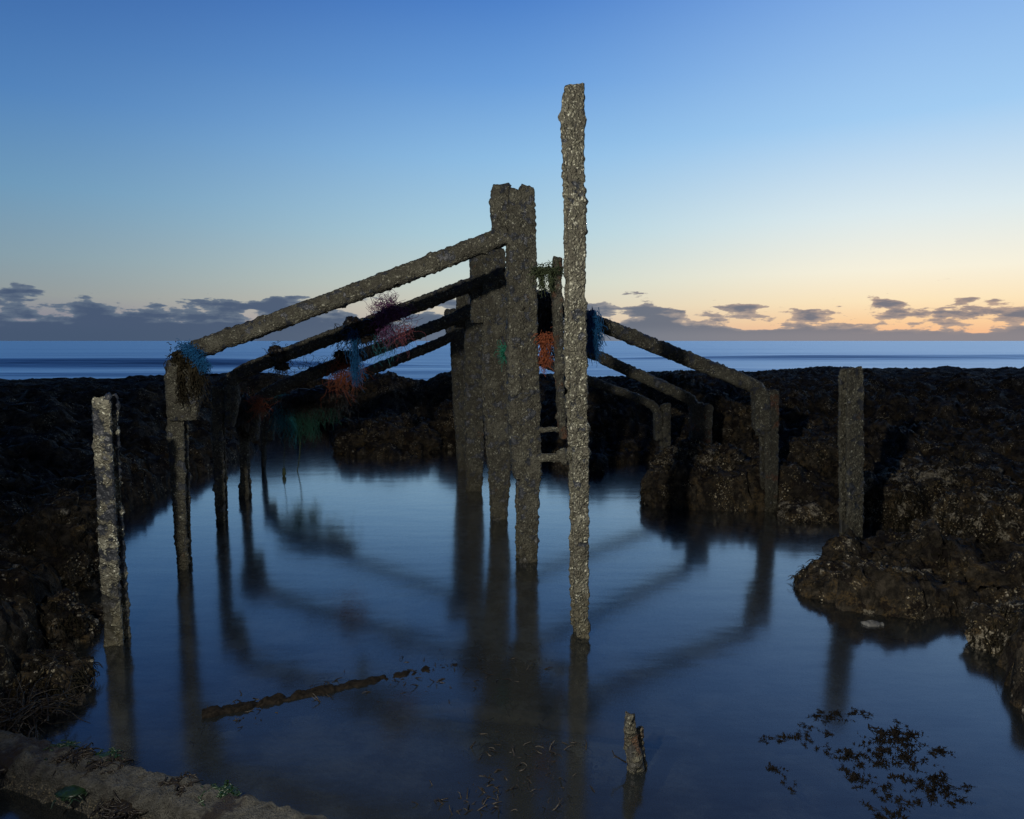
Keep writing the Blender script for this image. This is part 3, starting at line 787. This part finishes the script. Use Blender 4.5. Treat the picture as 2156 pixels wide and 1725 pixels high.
tangle('rope', 'wild purple frayed rope standing up from the second left brace', 'rope', (818, 660, 5.66), 'purple', [(808, 650, 5.60, (.05, .03, .035), 170, .16, -.25, .9, .0022), (826, 660, 5.56, (.05, .03, .035), 240, .14, .1, .8, .0026), (808, 672, 5.54, (.025, .03, .05), 140, .18, .9, .4, .0024)], (), 5)
tangle('rope', 'faded red threads hanging under the purple rope', 'rope', (850, 690, 5.64), 'pink', [(854, 686, 5.64, (.03, .02, .02), 34, .26, .9, .7, .002), (828, 690, 5.64, (.03, .02, .02), 26, .26, 1.1, .5, .002)], (), 6)
tangle('rope', 'pale whitish threads across the third left brace', 'rope', (815, 715, 6.5), 'white', [(820, 708, 6.62, (.10, .02, .03), 36, .32, .8, .7, .002), (845, 698, 6.62, (.05, .02, .03), 24, .28, .8, .8, .0018)], (), 7)
tangle('rope', 'single thin blue strand hanging right of the turquoise rope', 'rope', (800, 720, 5.68), 'teal', [(799, 700, 5.68, (.01, .01, .03), 16, .32, 1.4, .2, .002), (806, 730, 5.68, (.012, .01, .03), 8, .22, 1.0, .3, .0016)], (), 8)
tangle('seaweed_clump', 'small dark seaweed knot low on the second left brace', 'seaweed', (585, 750, 5.68), 'weed', [(585, 740, 5.66, (.04, .03, .04), 60, .1, .4, .8, .0022), (590, 770, 5.64, (.04, .03, .03), 70, .12, .9, .4, .0025)], [(583, 742, 5.66, (.055, .06, .05), 12), (588, 757, 5.64, (.04, .05, .06), 13), (594, 771, 5.64, (.05, .045, .035), 14)], 9)
tangle('seaweed_clump', 'spiky brown seaweed ball on the third left brace', 'seaweed', (728, 752, 6.66), 'weed_mix', [(728, 752, 6.64, (.05, .05, .04), 200, .13, .2, 1.0, .002)], [(728, 755, 6.66, (.10, .08, .07), 16)], 10)
tangle('net', 'orange net shreds hanging below the spiky seaweed ball', 'net', (725, 780, 6.6), 'orange', [(727, 768, 6.58, (.07, .03, .04), 170, .24, 1.3, .4, .002), (715, 785, 6.58, (.05, .03, .03), 70, .32, 1.2, .5, .0018), (742, 775, 6.58, (.05, .02, .03), 50, .18, .6, .9, .0016)], (), 11)
tangle('seaweed_clump', 'wispy reddish weed lying along the third left brace', 'seaweed', (670, 778, 6.7), 'weed_mix', [(655, 778, 6.66, (.06, .03, .015), 45, .24, -.05, .8, .0016), (685, 768, 6.66, (.06, .03, .012), 45, .2, -.1, .8, .0016)], (), 12)
tangle('seaweed_clump', 'black seaweed bundle at the top of the slim swollen-footed pile', 'seaweed', (515, 868, 6.45), 'weed', [(515, 860, 6.42, (.06, .04, .05), 150, .18, 1.2, .3, .003)], [(516, 860, 6.46, (.085, .06, .12), 18), (512, 890, 6.46, (.06, .05, .13), 19)], 13)
tangle('net', 'small orange net scrap beside the black seaweed bundle', 'net', (548, 850, 6.4), 'orange', [(548, 852, 6.38, (.035, .02, .03), 90, .16, .8, .6, .002), (537, 840, 6.38, (.03, .02, .02), 40, .14, .6, .7, .0018)], (), 14)
tangle('net', 'turquoise net scrap hanging by the farthest left pile', 'net', (597, 850, 7.75), 'teal', [(594, 832, 7.75, (.05, .02, .012), 40, .1, .4, .8, .002), (590, 870, 7.75, (.04, .02, .06), 110, .26, 1.5, .3, .002), (612, 875, 7.75, (.03, .02, .08), 60, .34, 2.0, .2, .002)], (), 15)
tangle('net', 'large green net mass hanging under the lowest left brace', 'net', (650, 875, 7.8), 'green', [(640, 862, 7.8, (.13, .05, .05), 170, .24, 1.8, .3, .0028), (625, 885, 7.8, (.03, .03, .05), 70, .22, 2.2, .2, .003), (655, 890, 7.8, (.04, .03, .05), 80, .2, 2.2, .2, .003), (695, 858, 7.8, (.06, .05, .04), 70, .2, 1.8, .3, .0028)], (), 16)
tangle('seaweed_clump', 'dark weed curtain hanging from the lowest left brace', 'seaweed', (680, 845, 7.7), 'weed', [(630, 838, 7.68, (.16, .05, .04), 200, .26, 1.5, .3, .003), (710, 835, 7.68, (.10, .05, .05), 120, .3, 1.6, .3, .003)], [(670, 838, 7.75, (.32, .09, .10), 24)], 17)
rng = np.random.default_rng(18)
for (pts, r, lab, mt) in (([(598, 885), (600, 930), (598, 965), (598, 1003)], .004, 'thin line hanging from the turquoise net scrap to the water', 'olive'),
                          ([(627, 905), (632, 930), (631, 960), (626, 992)], .006, 'thicker olive line hanging from the green net mass to the water', 'olive')):
    a = Acc(); Yq = float(ground(pts[-1][0], pts[-1][1])[1])
    q = [at(p[0], p[1], Yq * (1 - i * 0) if i == 3 else 7.78 + (Yq - 7.78) * i / 3) for i, p in enumerate(pts)]
    q.append(q[-1] + np.array([0, 0, -.2])); q = np.array(q)
    tt = np.linspace(0, 4, 24); qq = np.stack([np.interp(tt, range(5), q[:, k]) for k in range(3)], 1)
    a.tube(qq, r, 6)
    if r < .005: a.blob(at(598, 995, Yq), (.02, .02, .05), 5, 3, .5)
    o = a.build('rope', M[mt]); tag(o, lab, 'rope'); recenter(o, qq[0])
tangle('rope', 'mossy green rope swag between broad pile and thin upright', 'rope', (1150, 578, 4.5), 'olive', [(1145, 570, 4.5, (.045, .02, .012), 160, .09, .4, .6, .0028), (1160, 570, 4.5, (.03, .02, .012), 90, .09, .3, .6, .0028), (1141, 588, 4.5, (.008, .02, .02), 50, .1, 1.8, .15, .0028), (1160, 590, 4.5, (.006, .02, .02), 50, .1, 1.8, .12, .0028)], [(1136, 574, 4.55, (.03, .03, .03), 27)], 19)
tangle('seaweed_clump', 'shaggy dark seaweed hanging between broad pile and thin upright', 'seaweed', (1148, 660, 5.6), 'weed', [(1150, 640, 5.6, (.06, .05, .07), 300, .2, 1.0, .5, .003), (1148, 690, 5.6, (.06, .05, .08), 220, .22, 1.3, .5, .0028), (1158, 735, 5.6, (.03, .04, .04), 80, .14, 1.2, .4, .0028)], [(1150, 645, 5.66, (.085, .06, .11), 29), (1146, 690, 5.66, (.06, .05, .10), 30)], 20)
tangle('net', 'orange net rag below the shaggy dark seaweed', 'net', (1150, 730, 4.58), 'orange', [(1152, 712, 4.58, (.030, .025, .02), 170, .08, .8, .6, .0024), (1146, 735, 4.58, (.012, .02, .05), 110, .12, 1.5, .3, .0024), (1151, 756, 4.58, (.014, .02, .02), 60, .08, .8, .5, .0022)], (), 21)
tangle('rope', 'dark blue rag tied over the highest right brace', 'rope', (1248, 690, 5.55), 'blue', [(1247, 672, 5.5, (.03, .015, .04), 200, .2, 2.5, .12, .0035), (1248, 700, 5.5, (.03, .012, .05), 170, .15, 2.5, .1, .003), (1252, 725, 5.5, (.015, .01, .02), 20, .16, 2.5, .08, .0025)], [(1247, 695, 5.56, (.038, .02, .15), 33)], 22)
tangle('net', 'small bright green net tuft on the second centre pile', 'net', (1063, 740, 5.5), 'mint', [(1063, 738, 5.48, (.02, .02, .025), 160, .09, .9, .7, .0024)], (), 23)
tangle('rope', 'blue scrap of line beside the thin iron upright', 'rope', (1188, 690, 5.6), 'teal', [(1190, 680, 5.6, (.02, .02, .03), 40, .16, .9, .6, .002), (1190, 722, 5.6, (.02, .02, .02), 30, .1, .6, .8, .002)], (), 24)


# ------------------------------------------------------------------ beams lying in the pool
def bar_between(A, B, w, h, step, seed, mat, name, label, cat, amp=1.0, lumps=1.0, wob=0.014):
    A = np.array(A, float); B = np.array(B, float)
    d = B - A; L = np.linalg.norm(d); d /= L; s = np.cross(d, [0, 0, 1.0]); s /= np.linalg.norm(s); u = np.cross(s, d)
    sec = section('box', w, h)
    n_per = [max(1, int(round(np.hypot(sec[(i + 1) % 8][0] - sec[i][0], sec[(i + 1) % 8][1] - sec[i][1]) / step))) for i in range(8)]
    q, nn = resample(sec, n_per); n = int(L / step); tt = np.linspace(0, L, n)
    V = (A[None, None] + d * tt[:, None, None] + s * q[None, :, 0:1] + u * q[None, :, 1:2]).reshape(-1, 3)
    N = np.broadcast_to(s * nn[None, :, 0:1] + u * nn[None, :, 1:2], (n, len(q), 3)).reshape(-1, 3)
    P = crust(V, N, seed, amp, lumps) + N * (fbm(V * 9, 4, seed + 3) * wob * amp)[:, None]
    ns = len(q); i = np.arange(n - 1)[:, None] * ns; j = np.arange(ns)[None, :]; jn = (j + 1) % ns
    Fc = np.stack([i + j, i + ns + j, i + ns + jn, i + jn], -1).reshape(-1, 4).tolist()
    Fc += [list(range(ns)), list(range(n * ns - 1, (n - 1) * ns - 1, -1))]
    o = link(name, P, Fc, M[mat]); tag(o, label, cat); return recenter(o, (A + B) / 2)


T0, T1 = ground(-120, 1494, 0.11), ground(740, 1726, 0.11)
dirb = (T1 - T0) / np.linalg.norm(T1 - T0); per = np.array([dirb[1], -dirb[0], 0])
if per[1] > 0: per = -per
A0 = T0 + per * 0.066 - np.array([0, 0, 0.12]) - dirb * 0.6; B0 = T1 + per * 0.066 - np.array([0, 0, 0.12]) + dirb * 0.5
bar_between(A0, B0, 0.066, 0.115, 0.007, 401, 'beam', 'concrete_beam', 'weed grown concrete beam across the lower left corner', 'beam', 1.0, 0.6, 0.006)
A1 = ground(425, 1512, -0.008); B1 = ground(960, 1412, -0.034)
bar_between(A1, B1, 0.024, 0.026, 0.008, 411, 'weed_dark', 'sunken_beam', 'weed covered bar breaking the pool surface left of the middle', 'beam', 1.2, 0.35)
A2 = ground(930, 1490, -0.06); B2 = ground(1400, 1552, -0.06)
bar_between(A2, B2, 0.035, 0.02, 0.02, 421, 'plank', 'sunken_plank', 'pale plank lying under water left of the broken stump', 'plank', 0.5, 0)
A3 = ground(1060, 1730, -0.065); B3 = ground(1120, 1600, -0.08)
bar_between(A3, B3, 0.05, 0.03, 0.012, 431, 'weed_mix', 'sunken_plank', 'short weedy timber under water at the bottom centre', 'plank', 0.8, 0.5)


def blades(acc, c, n, L, rng, w=0.006, up=0.5, spread=0.03):
    for _ in range(n):
        p = np.array(c) + np.append(rng.normal(size=2) * spread, 0)
        a = rng.uniform(0, 2 * math.pi); d = np.array([math.cos(a), math.sin(a), rng.uniform(0, 1) * up]); q = [p]
        l = L * rng.uniform(.5, 1.2)
        for _k in range(5):
            d = d + rng.normal(size=3) * .25; d[2] -= .18; d /= np.linalg.norm(d); p = p + d * l / 5; q.append(p)
        acc.tube(q, w * rng.uniform(.6, 1.2), 4, w * .3)


# weed on the concrete beam
rng = np.random.default_rng(30)
def on_beam(t, across, z=0.0):
    top = T0 + (T1 - T0) * t + per * across
    return top + np.array([0, 0, z - 0.005])
for i, (t, ac, n, L, mt, lab) in enumerate([
    (0.36, .03, 30, .022, 'weed_green', 'green weed tuft at the far rim of the concrete beam, left of the dark tufts'),
    (0.47, .01, 30, .022, 'weed_green', 'green weed tuft at the rim where the detached pile mirrors'),
    (0.41, .05, 110, .045, 'weed', 'dark trailing weed on the beam between two green tufts'),
    (0.50, .05, 100, .045, 'weed', 'dark trailing weed on the middle of the concrete beam'),
    (0.66, .05, 90, .04, 'weed', 'flat brown weed on the beam left of the shiny green patch'),
    (0.75, .03, 90, .022, 'weed_green', 'shiny green weed patch near the lower end of the beam'),
    (0.60, .19, 320, .06, 'weed', 'large dark weed mass hanging down the near side of the beam'),
    (0.48, .19, 60, .025, 'weed_green', 'green weed hanging on the near side beside the dark mass'),
    (0.28, .19, 140, .03, 'weed', 'dark mussels and weed on the near side at the left edge')]):
    a = Acc(); blades(a, on_beam(t, ac * .75, 0.004 if ac < .15 else -.03), n, L, rng, .0045, .18, .022); a.blob(on_beam(t, ac * .75, -.006 if ac < .15 else -.03), (.04, .035, .010), i + 80, 3, .5)
    o = a.build('seaweed_tuft', M[mt]); tag(o, lab, 'seaweed', 'weed tufts on the concrete beam'); recenter(o, on_beam(t, ac))

# weed tips breaking the surface at lower right: each sprig is one object
rng = np.random.default_rng(44)
spots = [(1725, 1503, 1.1), (1750, 1503, .8), (1770, 1505, 1.2), (1810, 1505, 1.0), (1640, 1555, 1.0), (1668, 1545, .8), (1690, 1555, .9), (1735, 1540, .8), (1700, 1560, .9), (1880, 1560, 2.0), (1900, 1550, 1.8), (1865, 1570, 1.4), (1850, 1585, 1.2), (1790, 1600, 1.5), (1810, 1605, 1.4), (1835, 1590, 1.2), (1905, 1600, 1.6), (1925, 1610, 1.3), (1970, 1585, 1.1), (1990, 1588, .9), (1930, 1640, 1.6), (1955, 1650, 1.5), (1985, 1655, 1.2), (1910, 1655, 1.2), (1960, 1675, 1.1), (1820, 1640, 1.3), (1835, 1660, 1.1), (1880, 1690, 1.2), (1860, 1712, 1.4), (1950, 1700, 1.0), (2010, 1690, 1.0), (1640, 1622, .9), (1655, 1648, .8), (1615, 1560, .7), (1790, 1630, .9), (1760, 1575, .8), (1728, 1580, .9), (1855, 1540, .8), (1905, 1530, .7), (1700, 1528, .7), (2030, 1660, .7), (1745, 1520, .7)]
proto = []
for v_ in range(6):
    a = Acc()
    a.blob((0, 0, -.016), (.035, .028, .010), v_ + 3, 3, .5)
    for b_ in range(5):
        th = rng.uniform(0, 6.28); p = np.array([rng.normal() * .02, rng.normal() * .016, -.006]); q = [p]; L = rng.uniform(.035, .075)
        for k_ in range(7):
            th += rng.normal() * .4; p = p + np.array([math.cos(th) * L / 7, math.sin(th) * L / 7, rng.normal() * .002 + (.0015 if k_ < 4 else -.001)]); q.append(p)
        a.tube(q, .0032, 4, .0012)
        for c_ in q[1:]:
            for z_ in range(3):
                e = np.array([rng.normal(), rng.normal(), abs(rng.normal()) * 1.1 + .2]); e /= np.linalg.norm(e)
                a.tube([c_, c_ + e * .008, c_ + e * .016 + rng.normal(size=3) * .003], .0026, 4, .0008)
    me = a.build('seaweed_sprig', M['weed_dark'])
    proto.append(me)
for i, (px, py, s) in enumerate(spots):
    src = proto[i % 6]
    o = src if i < 6 else src.copy()
    if i >= 6: C.objects.link(o)
    g = ground(px, py); o.location = (g[0], g[1], 0.0); o.scale = (s * 0.86, s * 0.60, s * 0.5); o.rotation_euler = (0, 0, float(rng.uniform(0, 6.28)))
    tag(o, 'dark seaweed sprig poking through the water at lower right', 'seaweed', 'seaweed sprigs breaking the surface')
for i, (px, py, n, sp, L, lab) in enumerate([(1095, 1600, 260, .10, .055, 'brown weed bed just under water above the sunken timber'), (1000, 1700, 220, .08, .05, 'dark weed with wet glints at the bottom edge left of centre'), (1140, 1650, 220, .09, .055, 'loose dark weed under water at the foot of the mirrored tall post'), (1040, 1415, 160, .12, .06, 'submerged weed patch at the end of the long bar'), (520, 1497, 130, .06, .05, 'short dark fronds trailing from the near end of the long bar'), (700, 1464, 130, .07, .05, 'dark fronds trailing from the middle of the long bar'), (880, 1428, 160, .09, .05, 'weed fronds trailing along the right half of the long bar')]):
    a = Acc(); g = ground(px, py, -0.008); blades(a, g, n, L, rng, .0045, .55, sp); a.blob(g - np.array([0, 0, .02]), (sp * 1.6, sp * 1.2, .015), i + 60, 4, .6)
    o = a.build('seaweed_tuft', M['weed']); tag(o, lab, 'seaweed', 'submerged weed in the pool'); recenter(o, g)
a = Acc(); g = ground(35, 1500, 0.10); blades(a, g, 260, .16, rng, .004, .6, .06)
o = a.build('seaweed_tuft', M['weed']); tag(o, 'black weed hanging over the stone at the left edge above the beam', 'seaweed'); recenter(o, g)

# fine weed hanging over the rocks round the pool: nobody could count it
def rockweed():
    me = bpy.data.objects['reef'].data; n = len(me.vertices)
    co = np.empty(n * 3, np.float32); me.vertices.foreach_get('co', co); co = co.reshape(-1, 3)
    no = np.empty(n * 3, np.float32); me.vertex_normals.foreach_get('vector', no) if hasattr(me, 'vertex_normals') else me.vertices.foreach_get('normal', no); no = no.reshape(-1, 3)
    pool = [(co, no)]
    for o in C.objects:
        if o.name.split('.')[0] == 'rock':
            m = len(o.data.vertices); a = np.empty(m * 3, np.float32); b = np.empty(m * 3, np.float32)
            o.data.vertices.foreach_get('co', a); o.data.vertex_normals.foreach_get('vector', b)
            pool.append((a.reshape(-1, 3) + np.array(o.location), b.reshape(-1, 3)))
    P = np.concatenate([a for a, b in pool]); N = np.concatenate([b for a, b in pool])
    ang = np.abs(P[:, 0]) / np.maximum(P[:, 1], 0.5)
    ok = (P[:, 2] > 0.03) & (P[:, 1] > 2.2) & (P[:, 1] < 11.8) & (ang < 0.95) & (fbm(P * 2.6, 3, 77) > -0.05)
    P, N = P[ok], N[ok]
    rg = np.random.default_rng(5)
    w = 1.0 / np.maximum(P[:, 1], 2.5) ** 2.2; idx = rg.choice(len(P), 20000, replace=False, p=w / w.sum())
    P, N = P[idx], N[idx]; m = len(P)
    d = N * 0.8 + rg.normal(size=(m, 3)) * 0.35 + np.array([0, -0.25, -0.1])
    L = rg.uniform(0.03, 0.085, m)[:, None]
    q = [P - N * 0.006]
    for kk in range(4):
        d = d + np.array([0, 0, -0.55]) + rg.normal(size=(m, 3)) * 0.28
        d /= np.linalg.norm(d, axis=1)[:, None]; q.append(q[-1] + d * L / 4)
    side = np.cross(d, rg.normal(size=(m, 3))); side /= np.linalg.norm(side, axis=1)[:, None]
    oth = np.cross(side, d)
    wd = [0.0026, 0.0034, 0.0032, 0.0024, 0.0007]
    rings = np.stack([q[kk][:, None, :] + wd[kk] * np.stack([side, -0.5 * side + 0.5 * oth, -0.5 * side - 0.5 * oth], 1) for kk in range(5)], 1)
    V = rings.reshape(-1, 3); b0 = (np.arange(m) * 15)[:, None, None, None]
    r_ = (np.arange(4) * 3)[None, :, None, None]; c_ = np.arange(3)[None, None, :, None]; cn = (c_ + 1) % 3
    Fc = np.concatenate([b0 + r_ + c_, b0 + r_ + cn, b0 + r_ + 3 + cn, b0 + r_ + 3 + c_], -1).reshape(-1, 4)
    o = link('rockweed', V, Fc, M['weed_mix']); o['kind'] = 'stuff'
    tag(o, 'short brown weed fringing the rocks round the pool', 'seaweed')


rockweed()
